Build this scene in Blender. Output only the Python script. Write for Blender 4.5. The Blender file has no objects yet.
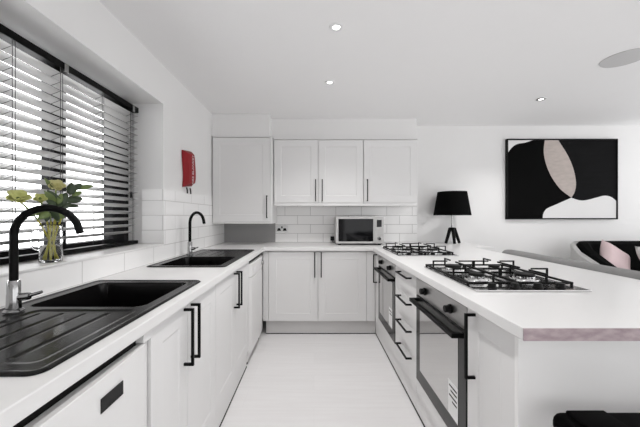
import bpy, bmesh, math, random
from mathutils import Vector, Matrix
random.seed(4)
PI = math.pi
SC = bpy.context.scene
COL = SC.collection
ORG = {}          # world origin of every object built (parts are built in world coordinates)

# ------------------------------------------------------------------ materials
MATS = {}
def mat(name, col, rough=0.5, metal=0.0, var=0.04, scale=6.0, bump=0.0, bscale=60.0, spec=0.5, trans=0.0, ior=1.45, coat=0.0, emit=0.0, stretch=(1, 1, 1), var_col=None):
    if name in MATS: return MATS[name]
    m = bpy.data.materials.new(name); m.use_nodes = True
    nt = m.node_tree; N = nt.nodes; L = nt.links
    b = N['Principled BSDF']
    b.inputs['Roughness'].default_value = rough
    b.inputs['Metallic'].default_value = metal
    b.inputs['Specular IOR Level'].default_value = spec
    b.inputs['IOR'].default_value = ior
    b.inputs['Transmission Weight'].default_value = trans
    b.inputs['Coat Weight'].default_value = coat
    tc = N.new('ShaderNodeTexCoord'); mp = N.new('ShaderNodeMapping')
    mp.inputs['Scale'].default_value = stretch
    L.new(tc.outputs['Object'], mp.inputs['Vector'])
    nz = N.new('ShaderNodeTexNoise'); nz.inputs['Scale'].default_value = scale; nz.inputs['Detail'].default_value = 5
    L.new(mp.outputs['Vector'], nz.inputs['Vector'])
    mx = N.new('ShaderNodeMix'); mx.data_type = 'RGBA'
    c2 = var_col if var_col else tuple(max(0, c * (1 - var)) for c in col)
    mx.inputs[6].default_value = (*col, 1); mx.inputs[7].default_value = (*c2, 1)
    L.new(nz.outputs['Fac'], mx.inputs[0]); L.new(mx.outputs[2], b.inputs['Base Color'])
    if bump:
        n2 = N.new('ShaderNodeTexNoise'); n2.inputs['Scale'].default_value = bscale; n2.inputs['Detail'].default_value = 3
        L.new(mp.outputs['Vector'], n2.inputs['Vector'])
        bp = N.new('ShaderNodeBump'); bp.inputs['Strength'].default_value = bump; bp.inputs['Distance'].default_value = 0.004
        L.new(n2.outputs['Fac'], bp.inputs['Height']); L.new(bp.outputs['Normal'], b.inputs['Normal'])
    if emit:
        b.inputs['Emission Color'].default_value = (*col, 1); b.inputs['Emission Strength'].default_value = emit
    MATS[name] = m
    return m

def tile_mat(name, axis, a0, z0, w=0.31, h=0.108, grout=.62):
    m = bpy.data.materials.new(name); m.use_nodes = True
    nt = m.node_tree; N = nt.nodes; L = nt.links; b = N['Principled BSDF']
    tc = N.new('ShaderNodeTexCoord'); sp = N.new('ShaderNodeSeparateXYZ'); L.new(tc.outputs['Object'], sp.inputs[0])
    sa = N.new('ShaderNodeMath'); sa.operation = 'SUBTRACT'; sa.inputs[1].default_value = a0
    L.new(sp.outputs[axis], sa.inputs[0])
    sz = N.new('ShaderNodeMath'); sz.operation = 'SUBTRACT'; sz.inputs[1].default_value = z0
    L.new(sp.outputs['Z'], sz.inputs[0])
    cb = N.new('ShaderNodeCombineXYZ'); L.new(sa.outputs[0], cb.inputs['X']); L.new(sz.outputs[0], cb.inputs['Y'])
    br = N.new('ShaderNodeTexBrick'); L.new(cb.outputs[0], br.inputs['Vector'])
    br.inputs['Scale'].default_value = 1; br.inputs['Brick Width'].default_value = w; br.inputs['Row Height'].default_value = h
    br.inputs['Mortar Size'].default_value = 0.0026; br.inputs['Mortar Smooth'].default_value = 0.3
    br.inputs['Color1'].default_value = (.88, .875, .87, 1); br.inputs['Color2'].default_value = (.92, .915, .91, 1)
    br.inputs['Mortar'].default_value = (grout, grout * .985, grout * .97, 1)
    L.new(br.outputs['Color'], b.inputs['Base Color'])
    b.inputs['Roughness'].default_value = 0.16
    bp = N.new('ShaderNodeBump'); bp.inputs['Strength'].default_value = 0.5; bp.inputs['Distance'].default_value = 0.002; bp.invert = True
    L.new(br.outputs['Fac'], bp.inputs['Height']); L.new(bp.outputs['Normal'], b.inputs['Normal'])
    return m

def floor_mat():
    m = bpy.data.materials.new('white_wood_floor'); m.use_nodes = True
    nt = m.node_tree; N = nt.nodes; L = nt.links; b = N['Principled BSDF']
    tc = N.new('ShaderNodeTexCoord')
    br = N.new('ShaderNodeTexBrick'); L.new(tc.outputs['Object'], br.inputs['Vector'])
    br.inputs['Scale'].default_value = 1; br.inputs['Brick Width'].default_value = 1.25; br.inputs['Row Height'].default_value = 0.19
    br.inputs['Mortar Size'].default_value = 0.0015; br.inputs['Mortar Smooth'].default_value = 0.5
    br.offset = 0.37
    br.inputs['Color1'].default_value = (.775, .765, .765, 1); br.inputs['Color2'].default_value = (.75, .74, .74, 1)
    br.inputs['Mortar'].default_value = (.72, .71, .71, 1)
    mp = N.new('ShaderNodeMapping'); mp.inputs['Scale'].default_value = (1.2, 16, 1); L.new(tc.outputs['Object'], mp.inputs['Vector'])
    nz = N.new('ShaderNodeTexNoise'); nz.inputs['Scale'].default_value = 2.2; nz.inputs['Detail'].default_value = 8
    L.new(mp.outputs['Vector'], nz.inputs['Vector'])
    rp = N.new('ShaderNodeValToRGB'); rp.color_ramp.elements[0].position = .38; rp.color_ramp.elements[1].position = .62
    rp.color_ramp.elements[0].color = (.97, .965, .965, 1); rp.color_ramp.elements[1].color = (1, 1, 1, 1)
    L.new(nz.outputs['Fac'], rp.inputs[0])
    mx = N.new('ShaderNodeMix'); mx.data_type = 'RGBA'; mx.blend_type = 'MULTIPLY'; mx.inputs[0].default_value = 1
    L.new(br.outputs['Color'], mx.inputs[6]); L.new(rp.outputs[0], mx.inputs[7]); L.new(mx.outputs[2], b.inputs['Base Color'])
    b.inputs['Roughness'].default_value = 0.38
    return m

M = dict(
    wall=mat('painted_plaster', (.785, .78, .775), .8, var=.02, bump=.05, bscale=180),
    ceil=mat('ceiling_paint', (.88, .875, .875), .85, var=.015),
    door=mat('cabinet_satin_paint', (.73, .725, .722), .42, var=.015),
    carc=mat('cabinet_board', (.70, .695, .69), .5, var=.02),
    top=mat('white_worktop', (.745, .74, .735), .28, var=.04, scale=9),
    edge=mat('mottled_worktop_edge', (.62, .52, .54), .5, var_col=(.16, .10, .12), scale=30, stretch=(1, 1, 2.2)),
    plinth=mat('plinth_board', (.60, .59, .585), .45, var=.05),
    black=mat('black_metal', (.004, .004, .004), .42, var=.2, spec=.12),
    sink=mat('black_composite', (.006, .0055, .0056), .22, var=.5, scale=90, spec=.26),
    chrome=mat('chrome', (.38, .38, .38), .12, 1.0, var=.03),
    steel=mat('brushed_steel', (.56, .555, .55), .28, 1.0, var=.25, scale=10, stretch=(30, 1, 30)),
    hobst=mat('hob_steel', (.74, .74, .74), .14, 1.0, var=.1, scale=10, stretch=(1, 20, 1)),
    cast=mat('cast_iron', (.005, .005, .005), .5, spec=.15, var=.4, scale=40, bump=.1, bscale=200),
    bglass=mat('black_enamel_glass', (.018, .0175, .0175), .16, var=.3, spec=.35),
    oglass=mat('mirrored_oven_glass', (.64, .635, .63), .03, .95, var=.04),
    white=mat('white_enamel', (.74, .735, .73), .35, var=.02),
    plastic=mat('white_plastic', (.80, .80, .80), .4, var=.02),
    dplas=mat('black_plastic', (.006, .006, .006), .45, var=.3, spec=.2),
    screen=mat('display_glass', (.004, .004, .005), .06, var=.3, spec=.3),
    silver=mat('silver_plastic', (.50, .495, .49), .35, var=.05),
    slat=mat('white_slat', (.54, .535, .53), .22, var=.03),
    cord=mat('ladder_cord', (.05, .05, .05), .8, var=.2),
    frame=mat('charcoal_window_frame', (.008, .008, .009), .5, var=.2, spec=.15),
    glass=mat('clear_glass', (1, 1, 1), .0, trans=1.0, var=0, ior=1.3),
    water=mat('water', (1, 1, 1), .0, trans=1.0, var=0, ior=1.2),
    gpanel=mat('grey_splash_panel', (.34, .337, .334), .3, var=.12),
    pale=mat('pale_grey_fabric', (.55, .545, .54), .85, var=.12, scale=30, bump=.2, bscale=250),
    endp=mat('end_panel_paint', (.84, .835, .83), .42, var=.015),
    red=mat('red_fabric', (.33, .006, .012), .6, var=.35, scale=14, bump=.2, bscale=40),
    print=mat('white_print', (.75, .72, .72), .6, var=.1),
    shade=mat('black_lampshade', (.004, .004, .004), .9, spec=.05, var=.3, bump=.1, bscale=400),
    stone=mat('beige_paint', (.56, .49, .455), .7, scale=9, var_col=(.36, .315, .29), stretch=(1.5, 1, 4)),
    canvas=mat('black_paint', (.003, .003, .003), .7, var=.4, spec=.05),
    charc=mat('charcoal_paint', (.011, .011, .012), .7, spec=.05, scale=5, var_col=(.005, .005, .005), stretch=(1, 1, 6)),
    wpaint=mat('white_paint', (.76, .755, .75), .65, var=.03),
    grey=mat('grey_sofa_fabric', (.27, .268, .265), .85, var=.25, scale=30, bump=.25, bscale=250),
    bfab=mat('black_sofa_fabric', (.004, .004, .004), .9, spec=.08, var=.5, scale=20, bump=.2, bscale=200),
    pink=mat('pink_velvet', (.66, .52, .53), .8, var=.15, scale=12, bump=.1, bscale=120),
    fluff=mat('white_fleece', (.76, .75, .74), .95, var=.2, scale=40, bump=.8, bscale=90),
    leather=mat('black_leather', (.003, .003, .003), .6, spec=.03, var=.4, scale=30, bump=.15, bscale=300),
    spk=mat('speaker_mesh', (.60, .595, .595), .7, var=.1, scale=300),
    led=mat('lamp_glow', (1, .98, .96), .5, emit=6.0, var=0),
    stem=mat('green_stem', (.20, .27, .05), .5, var=.4),
    ystem=mat('yellow_stem', (.50, .46, .055), .45, var=.35),
    leaf=mat('dark_leaf', (.035, .060, .022), .45, var=.5, scale=25),
    leaf2=mat('fresh_leaf', (.15, .21, .055), .45, var=.5, scale=25),
    bloom=mat('pale_yellow_petal', (.66, .62, .30), .55, var=.3, scale=30),
    bloom2=mat('lime_petal', (.42, .47, .11), .5, scale=22, var_col=(.62, .60, .30)),
    tileb=tile_mat('wall_tiles_across', 'X', -0.354, 0.913, grout=.46),
    tilel=tile_mat('wall_tiles_along', 'Y', 1.235, 0.913),
    tiler=tile_mat('wall_tiles_reveal', 'X', -1.255, 0.913),
    floor=floor_mat(),
)

# ------------------------------------------------------------------ mesh builder
class MB:
    def __init__(s, T=None):
        s.bm = bmesh.new(); s.T = T
    def v(s, p):
        p = Vector(p)
        return s.bm.verts.new(s.T(p) if s.T else p)
    def f(s, vs):
        try: return s.bm.faces.new(vs)
        except ValueError: return None
    def box(s, x0, x1, y0, y1, z0, z1):
        c = [s.v((x, y, z)) for z in (z0, z1) for y in (y0, y1) for x in (x0, x1)]
        for q in ((0, 2, 3, 1), (4, 5, 7, 6), (0, 1, 5, 4), (2, 6, 7, 3), (0, 4, 6, 2), (1, 3, 7, 5)):
            s.f([c[i] for i in q])
        return s
    def union(s, inc, exc=()):
        """boundary of a union of boxes minus other boxes, as one connected skin"""
        ax = [sorted({round(b[i], 5) for b in list(inc) + list(exc) for i in (2 * k, 2 * k + 1)}) for k in range(3)]
        def inside(b, c): return all(b[2 * k] - 1e-6 < c[k] < b[2 * k + 1] + 1e-6 for k in range(3))
        n = [len(a) - 1 for a in ax]; full = set()
        for i in range(n[0]):
            for j in range(n[1]):
                for k in range(n[2]):
                    c = ((ax[0][i] + ax[0][i + 1]) / 2, (ax[1][j] + ax[1][j + 1]) / 2, (ax[2][k] + ax[2][k + 1]) / 2)
                    if any(inside(b, c) for b in inc) and not any(inside(b, c) for b in exc): full.add((i, j, k))
        vs = {}
        def gv(i, j, k):
            if (i, j, k) not in vs: vs[(i, j, k)] = s.v((ax[0][i], ax[1][j], ax[2][k]))
            return vs[(i, j, k)]
        for (i, j, k) in full:
            if (i - 1, j, k) not in full: s.f([gv(i, j, k), gv(i, j, k + 1), gv(i, j + 1, k + 1), gv(i, j + 1, k)])
            if (i + 1, j, k) not in full: s.f([gv(i + 1, j, k), gv(i + 1, j + 1, k), gv(i + 1, j + 1, k + 1), gv(i + 1, j, k + 1)])
            if (i, j - 1, k) not in full: s.f([gv(i, j, k), gv(i + 1, j, k), gv(i + 1, j, k + 1), gv(i, j, k + 1)])
            if (i, j + 1, k) not in full: s.f([gv(i, j + 1, k), gv(i, j + 1, k + 1), gv(i + 1, j + 1, k + 1), gv(i + 1, j + 1, k)])
            if (i, j, k - 1) not in full: s.f([gv(i, j, k), gv(i, j + 1, k), gv(i + 1, j + 1, k), gv(i + 1, j, k)])
            if (i, j, k + 1) not in full: s.f([gv(i, j, k + 1), gv(i + 1, j, k + 1), gv(i + 1, j + 1, k + 1), gv(i, j + 1, k + 1)])
        bmesh.ops.dissolve_limit(s.bm, angle_limit=.01, verts=s.bm.verts[:], edges=s.bm.edges[:])
        return s
    def tube(s, pts, r, seg=8, square=False, closed=False):
        pts = [Vector(p) for p in pts]; n = len(pts)
        rs = r if isinstance(r, (list, tuple)) else [r] * n
        if square: seg = 4
        d = [(pts[(i + 1) % n] - pts[i]).normalized() for i in range(n if closed else n - 1)]
        d0 = d[0]; up = Vector((0, 0, 1)) if abs(d0.z) < .9 else Vector((1, 0, 0))
        a = d0.cross(up).normalized(); b = d0.cross(a).normalized()
        off = []
        for k in range(seg):
            t = 2 * PI * (k + (.5 if square else 0)) / seg
            off.append((a * math.cos(t) + b * math.sin(t)) * (math.sqrt(2) if square else 1))
        rings = []
        for i in range(n):
            if closed: din, dout = d[i - 1], d[i]
            else: din, dout = d[max(i - 1, 0)], d[min(i, n - 2)]
            t = din + dout
            t = t.normalized() if t.length > 1e-4 else din
            if i == 0 and closed:
                oo = [o - dout * (o.dot(t)) / max(dout.dot(t), .2) for o in off]
                rings.append([s.v(pts[i] + o * rs[i]) for o in oo]); continue
            oo = [o - din * (o.dot(t)) / max(din.dot(t), .2) for o in off]
            rings.append([s.v(pts[i] + o * rs[i]) for o in oo])
            off = [o - dout * o.dot(dout) for o in oo]
            L_ = math.sqrt(2) if square else 1
            off = [o.normalized() * L_ for o in off]
        m = n if closed else n - 1
        for i in range(m):
            A, B = rings[i], rings[(i + 1) % n]
            for k in range(seg): s.f([A[k], A[(k + 1) % seg], B[(k + 1) % seg], B[k]])
        if not closed:
            s.f(rings[0][::-1]); s.f(rings[-1])
        return s
    def lathe(s, prof, c, seg=32, axis='z', cap=True):
        """prof: (radius, height) pairs"""
        c = Vector(c); rings = []
        for r, h in prof:
            ring = []
            for k in range(seg):
                t = 2 * PI * k / seg; u, w = r * math.cos(t), r * math.sin(t)
                p = {'z': (u, w, h), 'x': (h, u, w), 'y': (u, h, w)}[axis]
                ring.append(s.v(c + Vector(p)))
            rings.append(ring)
        for A, B in zip(rings, rings[1:]):
            for k in range(seg): s.f([A[k], A[(k + 1) % seg], B[(k + 1) % seg], B[k]])
        if cap: s.f(rings[0][::-1]); s.f(rings[-1])
        return s
    def poly(s, pts, ext):
        """prism: polygon points and an extrusion vector"""
        ext = Vector(ext); n = len(pts)
        a = [s.v(p) for p in pts]; b = [s.v(Vector(p) + ext) for p in pts]
        s.f(a[::-1]); s.f(b)
        for i in range(n): s.f([a[i], a[(i + 1) % n], b[(i + 1) % n], b[i]])
        return s
    def pillow(s, c, ux, uy, un, w, h, t, n=12, pinch=.10):
        """a stuffed cushion: two bulging sides joined along a seam"""
        c, ux, uy, un = Vector(c), Vector(ux).normalized(), Vector(uy).normalized(), Vector(un).normalized()
        g = {}
        for sd in (1, -1):
            for i in range(n + 1):
                for j in range(n + 1):
                    a, b = 2 * i / n - 1, 2 * j / n - 1
                    edge = i in (0, n) or j in (0, n)
                    if sd < 0 and edge: g[(sd, i, j)] = g[(1, i, j)]; continue
                    th = t / 2 * ((1 - a ** 4) * (1 - b ** 4)) ** .5
                    aa = a * (1 - pinch * (1 - b * b)); bb = b * (1 - pinch * (1 - a * a))
                    g[(sd, i, j)] = s.v(c + ux * aa * w / 2 + uy * bb * h / 2 + un * th * sd)
        for sd in (1, -1):
            for i in range(n):
                for j in range(n):
                    q = [g[(sd, i, j)], g[(sd, i + 1, j)], g[(sd, i + 1, j + 1)], g[(sd, i, j + 1)]]
                    s.f(q if sd > 0 else q[::-1])
        return s
    def build(s, name, m, parent=None, origin=None, bevel=0, seg=2, smooth=False, subsurf=0, solid=0):
        bm = s.bm
        bmesh.ops.recalc_face_normals(bm, faces=bm.faces[:])
        if smooth:
            for f in bm.faces: f.smooth = True
        po = ORG[parent.name] if parent else Vector((0, 0, 0))
        o0 = Vector(origin) if origin else po
        bmesh.ops.translate(bm, verts=bm.verts[:], vec=-o0)
        me = bpy.data.meshes.new(name); bm.to_mesh(me); bm.free()
        if smooth == 'auto': me.set_sharp_from_angle(angle=math.radians(38))
        me.materials.append(m)
        o = bpy.data.objects.new(name, me); COL.objects.link(o)
        o.location = o0 - po
        if parent: o.parent = parent
        ORG[o.name] = o0
        if solid:
            md = o.modifiers.new('thickness', 'SOLIDIFY'); md.thickness = solid; md.offset = 0
        if bevel:
            md = o.modifiers.new('bevel', 'BEVEL'); md.width = bevel; md.segments = seg; md.limit_method = 'ANGLE'; md.angle_limit = math.radians(35)
            md.harden_normals = False
        if subsurf:
            md = o.modifiers.new('subdivision', 'SUBSURF'); md.levels = subsurf; md.render_levels = subsurf
        return o

def thing(name, label, cat, loc, group=None):
    o = bpy.data.objects.new(name, None); COL.objects.link(o)
    o.location = loc; o.empty_display_size = .1; ORG[o.name] = Vector(loc)
    return tag(o, label, cat, group)
def tag(o, label, cat, group=None):
    o['label'] = label; o['category'] = cat
    if group: o['group'] = group
    return o
def struct(o):
    o['kind'] = 'structure'; return o
def dup(root, loc, label, group=None, rotz=None):
    r = root.copy(); COL.objects.link(r); r.location = loc; r['label'] = label
    if group: r['group'] = group
    if rotz is not None: r.rotation_euler = (0, 0, rotz)
    for ch in list(root.children):
        c = ch.copy(); COL.objects.link(c); c.parent = r
        for g in list(ch.children):
            d = g.copy(); COL.objects.link(d); d.parent = c
    return r

def smoothpath(pts, n=6):
    """Catmull-Rom through the points"""
    P = [Vector(p) for p in pts]; P = [2 * P[0] - P[1]] + P + [2 * P[-1] - P[-2]]; out = []
    for i in range(1, len(P) - 2):
        for k in range(n):
            t = k / n; a, b, c, d = P[i - 1], P[i], P[i + 1], P[i + 2]
            out.append(.5 * ((2 * b) + (c - a) * t + (2 * a - 5 * b + 4 * c - d) * t * t + (3 * b - a - 3 * c + d) * t ** 3))
    out.append(P[-2]); return out

# ------------------------------------------------------------------ main dimensions (metres; the camera stands over x = 0, y = 0)
EYE = 1.232
WX, WY, CZ = -1.10, 3.60, 2.335          # left wall, back wall, ceiling
TOP, UND = 0.912, 0.874                  # worktop top and underside
LX, RX, BY = -0.53, 0.63, 3.04           # cabinet door faces: left run, right run, back run

# ------------------------------------------------------------------ room
o = struct(MB().box(-1.42, 4.6, -2.5, 3.75, -.08, 0).build('floor', M['floor']))
o = struct(MB().box(-1.42, 4.9, -2.5, 3.75, CZ, CZ + .1).build('ceiling', M['ceil']))
o = struct(MB().box(-1.42, 5.2, WY, WY + .15, 0, CZ).build('wall_back', M['wall']))
RY0, RY1, SILL, RZ = .55, 2.15, 1.018, 2.05     # window recess
o = struct(MB().union([(-1.42, WX, -2.35, WY, 0, CZ)], [(-1.5, -1.0, RY0, RY1, SILL, RZ)]).build('wall_left', M['wall']))
struct(MB().union([(-1.42, 4.9, -2.5, -2.35, 0, CZ)], [(.9, 4.2, -3, -2, 0, 2.1)]).build('wall_rear', M['wall']))
# window at the outer side of the recess
w = struct(thing('window_1', 'x', 'x', (-1.38, RY0, SILL)))
for k in ('label', 'category'): del w[k]
bars = [(-1.42, -1.35, RY0, RY1, SILL, SILL + .06), (-1.42, -1.35, RY0, RY1, RZ - .06, RZ), (-1.42, -1.35, RY0, RY0 + .06, SILL, RZ),
        (-1.42, -1.35, RY1 - .165, RY1, SILL, RZ), (-1.42, -1.35, 1.53, 1.61, SILL, RZ), (-1.42, -1.35, 1.05, 1.13, SILL, RZ)]
MB().union(bars).build('window_frame', M['frame'], w, bevel=.004)
MB().box(-1.392, -1.386, RY0 + .05, RY1 - .05, SILL + .05, RZ - .05).build('window_pane', M['glass'], w)
# tiled splashbacks
TT = 1.428
struct(MB().union([(WX, WX + .008, .28, WY, TOP, TT)], [(-1.3, -1, RY0, RY1, SILL, 2)]).build('trim_1', M['tilel']))
struct(MB().box(WX + .008, 1.256, WY - .008, WY, TOP, TT).build('trim_2', M['tileb']))
struct(MB().box(-1.25, WX + .008, RY1 - .008, RY1, SILL + .014, TT).build('trim_3', M['tiler']))
struct(MB().box(-1.35, WX + .012, RY0, RY1 - .0085, SILL, SILL + .012).build('trim_4', M['white'], bevel=.003))
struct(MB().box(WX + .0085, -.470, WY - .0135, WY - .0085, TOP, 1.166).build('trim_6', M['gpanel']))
# boxed-in bulkheads over the wall cabinets
struct(MB().union([(WX, -.478, 3.19, WY, 2.10, CZ), (-.478, 1.166, 3.34, WY, 2.10, CZ)]).build('trim_5', M['wall'], bevel=.003))

# ------------------------------------------------------------------ worktop
wt = thing('kitchen_worktop', 'continuous white worktop running around three sides of the kitchen', 'worktop', (0, 3.3, UND))
MB().union([(WX, -.51, .28, WY, UND, TOP), (WX, 1.85, 3.015, WY, UND, TOP), (.597, 1.635, .845, WY, UND, TOP)],
           [(-1.045, -.565, .60, 1.44, .8, 1), (-1.045, -.565, 1.85, 2.76, .8, 1)]).build('slab', M['top'], wt, bevel=.003)
e = MB().box(.599, 1.633, .8425, .8452, UND + .001, TOP - .0015).build('end_edging', M['edge'], wt)
e['label'] = 'pinkish mottled edging on the near end of the peninsula top'

# ------------------------------------------------------------------ cabinets
def shaker(T, a0, a1, z0, z1, parent, name='door', t=.02, st=.075, rec=.0032, lab=None):
    b = MB(T)
    def ring(i, d): return [b.v((a0 + i, d, z0 + i)), b.v((a1 - i, d, z0 + i)), b.v((a1 - i, d, z1 - i)), b.v((a0 + i, d, z1 - i))]
    R = [ring(0, -t), ring(0, 0), ring(st, 0), ring(st + .007, -rec)]
    for A, B in zip(R, R[1:]):
        for k in range(4): b.f([A[k], A[(k + 1) % 4], B[(k + 1) % 4], B[k]])
    b.f(R[0][::-1]); b.f(R[-1])
    return b.build(name, M['door'], parent, bevel=.0012)
def slabfront(T, a0, a1, z0, z1, parent, name='drawer_front', t=.02):
    return MB(T).box(a0, a1, -t, 0, z0, z1).build(name, M['door'], parent, bevel=.0015)
def bar_handle(T, a, b, parent, stand=.035, r=.005):
    """a, b: the two fixing points (across, height) on the door face"""
    return MB(T).tube([(a[0], 0, a[1]), (a[0], stand, a[1]), (b[0], stand, b[1]), (b[0], 0, b[1])], r, square=True).build('handle', M['black'], parent)
TL = lambda p: Vector((LX + p.y, p.x, p.z))
TR = lambda p: Vector((RX - p.y, p.x, p.z))
TB = lambda p: Vector((p.x, BY - p.y, p.z))
def carcass(x0, x1, y0, y1, z0, z1, parent, front):
    """open-fronted, open-topped box of 18 mm board"""
    t = .018
    ex = [x0 + t, x1 - t, y0 + t, y1 - t, z0 + t, z1 + 1]
    if front == '+x': ex[1] = x1 + 1
    if front == '-x': ex[0] = x0 - 1
    if front == '-y': ex[2] = y0 - 1
    return MB().union([(x0, x1, y0, y1, z0, z1)], [tuple(ex)]).build('carcass', M['carc'], parent)
G = .002
def base_left(y0, ym, y1, label, hz=.60):
    r = thing('base_cabinet', label, 'cabinet', (-.8, (y0 + y1) / 2, .10), 'base cabinets under the window')
    carcass(-1.08, LX - .021, y0, y1, .15, .865, r, '+x')
    d = shaker(TL, y0 + G, ym - G, .15, .866, r); bar_handle(TL, (ym - .034, .850), (ym - .034, .627), d)
    d = shaker(TL, ym + G, y1 - G, .15, .866, r); bar_handle(TL, (ym + .034, .850), (ym + .034, .627), d)
    return r
base_left(.958, 1.238, 1.592, 'pale two-door cabinet below the large black sink in front')
base_left(1.592, 1.985, 2.405, 'pale two-door cabinet below the smaller sink, beside the far white appliance')

r = thing('base_cabinet', 'pale two-door cabinet facing the camera below the microwave', 'cabinet', (.05, 3.3, .10))
carcass(-.51, .625, BY + .021, 3.58, .15, .865, r, '-y')
d = shaker(TB, -.469 + G, .041 - G, .15, .866, r); bar_handle(TB, (.008, .855), (.008, .61), d)
d = shaker(TB, .041 + G, .541 - G, .15, .866, r); bar_handle(TB, (.074, .855), (.074, .61), d)
MB().box(.5425, .63, BY, BY + .02, .15, .866).build('filler_panel', M['door'], r, bevel=.001)
MB().box(-.525, -.4705, BY, BY + .02, .15, .866).build('filler_panel', M['door'], r, bevel=.001)

# right run: narrow unit, oven housing, drawers, oven housing, end unit
r = thing('base_cabinet', 'narrow pale cabinet in the far corner beyond the further oven', 'cabinet', (.9, 2.95, .10))
carcass(RX + .021, 1.2, 2.875, 3.058, .15, .865, r, '-x')
d = shaker(TR, 2.876, 3.018, .15, .866, r, st=.035); bar_handle(TR, (2.945, .845), (2.945, .57), d)
YO1, YO2 = (2.286, 2.875), (1.213, 1.812)
def housing(y0, y1, label):
    r = thing('oven_housing', label, 'cabinet', (.9, (y0 + y1) / 2, .10), 'oven housings')
    carcass(RX + .021, 1.2, y0, y1, .15, .865, r, '-x')
    MB(TR).box(y0 + G, y1 - G, -.02, 0, .15, .234).build('lower_panel', M['door'], r, bevel=.0012)
    return r
housing(*YO1, 'white housing around the further oven'); housing(*YO2, 'white housing around the nearer oven')
r = thing('drawer_cabinet', 'white four-drawer cabinet between the two ovens', 'cabinet', (.9, 2.05, .10))
carcass(RX + .021, 1.2, 1.812, 2.286, .15, .865, r, '-x')
zs = [.15, .326, .505, .684, .866]
for k in range(4):
    d = slabfront(TR, 1.812 + G, 2.286 - G, zs[k] + .001, zs[k + 1] - .001, r)
    zz = (.312, .484, .659, .830)[k]
    bar_handle(TR, (1.905, zz), (2.135, zz), d)
r = thing('base_cabinet', 'white cabinet at the near end of the peninsula with a long black handle', 'cabinet', (.9, 1.05, .10))
carcass(RX + .021, 1.2, .918, 1.213, .15, .865, r, '-x')
d = shaker(TR, .918 + G, 1.213 - G, .15, .866, r); bar_handle(TR, (1.155, .845), (1.155, .600), d)
ep = tag(MB().union([(.622, 1.60, .898, .916, 0, .8735), (1.21, 1.60, .916, 3.0, 0, .8735)], [(1.23, 1.58, .93, 4, -.1, .85)]).build('end_panel', M['endp'], bevel=.002),
         'plain grey panel closing the near end of the peninsula', 'panel')

# plinths
def plinth(b, gap_line, m, label, loc):
    r = thing('plinth', label, 'plinth', loc)
    MB().box(*b).build('board', m, r, bevel=.002)
    MB().box(*gap_line).build('floor_gap_shadow', M['dplas'], r)  # black strip drawn in for the shadow line where board meets floor
plinth((-.565, -.55, .959, 2.405, .009, .148), (-.565, -.547, .959, 2.405, 0, .0085), M['door'], 'long pale kickboard below the left-hand cabinets', (-.56, 1.6, 0))
plinth((-.50, .641, 3.085, 3.10, .007, .148), (-.50, .641, 3.083, 3.10, 0, .0065), M['plinth'], 'grey kickboard below the microwave side of the kitchen', (.07, 3.09, 0))
plinth((.645, .66, .918, 3.08, .009, .148), (.642, .66, .918, 3.08, 0, .0085), M['door'], 'long pale kickboard below the two ovens', (.65, 2, 0))

# wall cabinets
WF = 3.26; TW = lambda p: Vector((p.x, WF - p.y, p.z))
def wall_unit(x0, x1, doors, handles, label):
    r = thing('wall_cabinet', label, 'cabinet', ((x0 + x1) / 2, 3.44, 1.345), 'wall cabinets')
    MB().box(x0, x1, WF + .035, WY - .010, 1.376, 2.076).build('carcass', M['carc'], r)
    for (a, b), h in zip(doors, handles):
        d = shaker(TW, a + G, b - G, 1.379, 2.0735, r)
        bar_handle(TW, (h, 1.63), (h, 1.40), d)
    MB().box(x0, x1, WF - .002, WY - .012, 2.0785, 2.096).build('top_board', M['door'], r, bevel=.001)
    MB().box(x0, x1, WF - .002, WF + .018, 1.345, 1.3745).build('pelmet', M['door'], r, bevel=.001)
    return r
wall_unit(-.442, .547, [(-.442, .046), (.046, .547)], [.018, .090], 'grey two-door wall cabinet above the double socket and microwave')
wall_unit(.549, 1.144, [(.549, 1.144)], [.586], 'single-door grey wall cabinet at the right end of its row')
BFY = 3.16; TBo = lambda p: Vector((p.x, BFY - p.y, p.z))
r = thing('wall_cabinet', 'taller and deeper grey wall cabinet in the corner above the smaller sink', 'cabinet', (-.77, 3.4, 1.165))
MB().box(-1.088, -.470, BFY + .035, WY - .010, 1.168, 2.075).build('carcass', M['carc'], r)
MB().box(-.4695, -.450, BFY - .002, WY - .010, 1.150, 2.096).build('side_panel', M['door'], r, bevel=.001)
MB().box(-1.088, -.471, BFY - .002, WY - .012, 2.0785, 2.096).build('top_board', M['door'], r, bevel=.001)
MB().box(-1.088, -.471, BFY - .002, BFY + .018, 1.150, 1.166).build('pelmet', M['door'], r, bevel=.001)
d = shaker(TBo, -1.087, -.471, 1.170, 2.073, r); bar_handle(TBo, (-.502, 1.445), (-.502, 1.215), d)

# ------------------------------------------------------------------ appliances under the left worktop
r = thing('dishwasher', 'white dishwasher with a small black display under the near end of the worktop', 'appliance', (-.8, .59, 0))
MB().box(-1.06, -.545, .285, .952, .03, .800).build('body', M['white'], r, bevel=.004)
MB().box(-.575, -.546, .29, .904, .8005, .8725).build('slot_shade', M['dplas'], r)  # black strip standing in for the shade inside the slot
MB().box(-.575, -.522, .905, .952, .8405, .8725).build('corner_block', M['white'], r, bevel=.002)
def curved_front(y0, y1, z0, z1, xb, xf, bul, n=14):
    b = MB(); A, B = [], []
    for i in range(n + 1):
        t = i / n; y = y0 + (y1 - y0) * t; x = xf + bul * (1 - (2 * t - 1) ** 2) - .02 * (abs(2 * t - 1)) ** 14
        A.append((x, y)); 
    pts = [(xb, y0, z0)] + [(x, y, z0) for x, y in A] + [(xb, y1, z0)]
    return b.poly(pts, (0, 0, z1 - z0))
dw = curved_front(.288, .955, .11, .838, -.544, -.520, .008).build('door', M['white'], r, bevel=.006, seg=3)
MB().box(-.5125, -.5105, .708, .79, .756, .792).build('display', M['screen'], dw)
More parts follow.
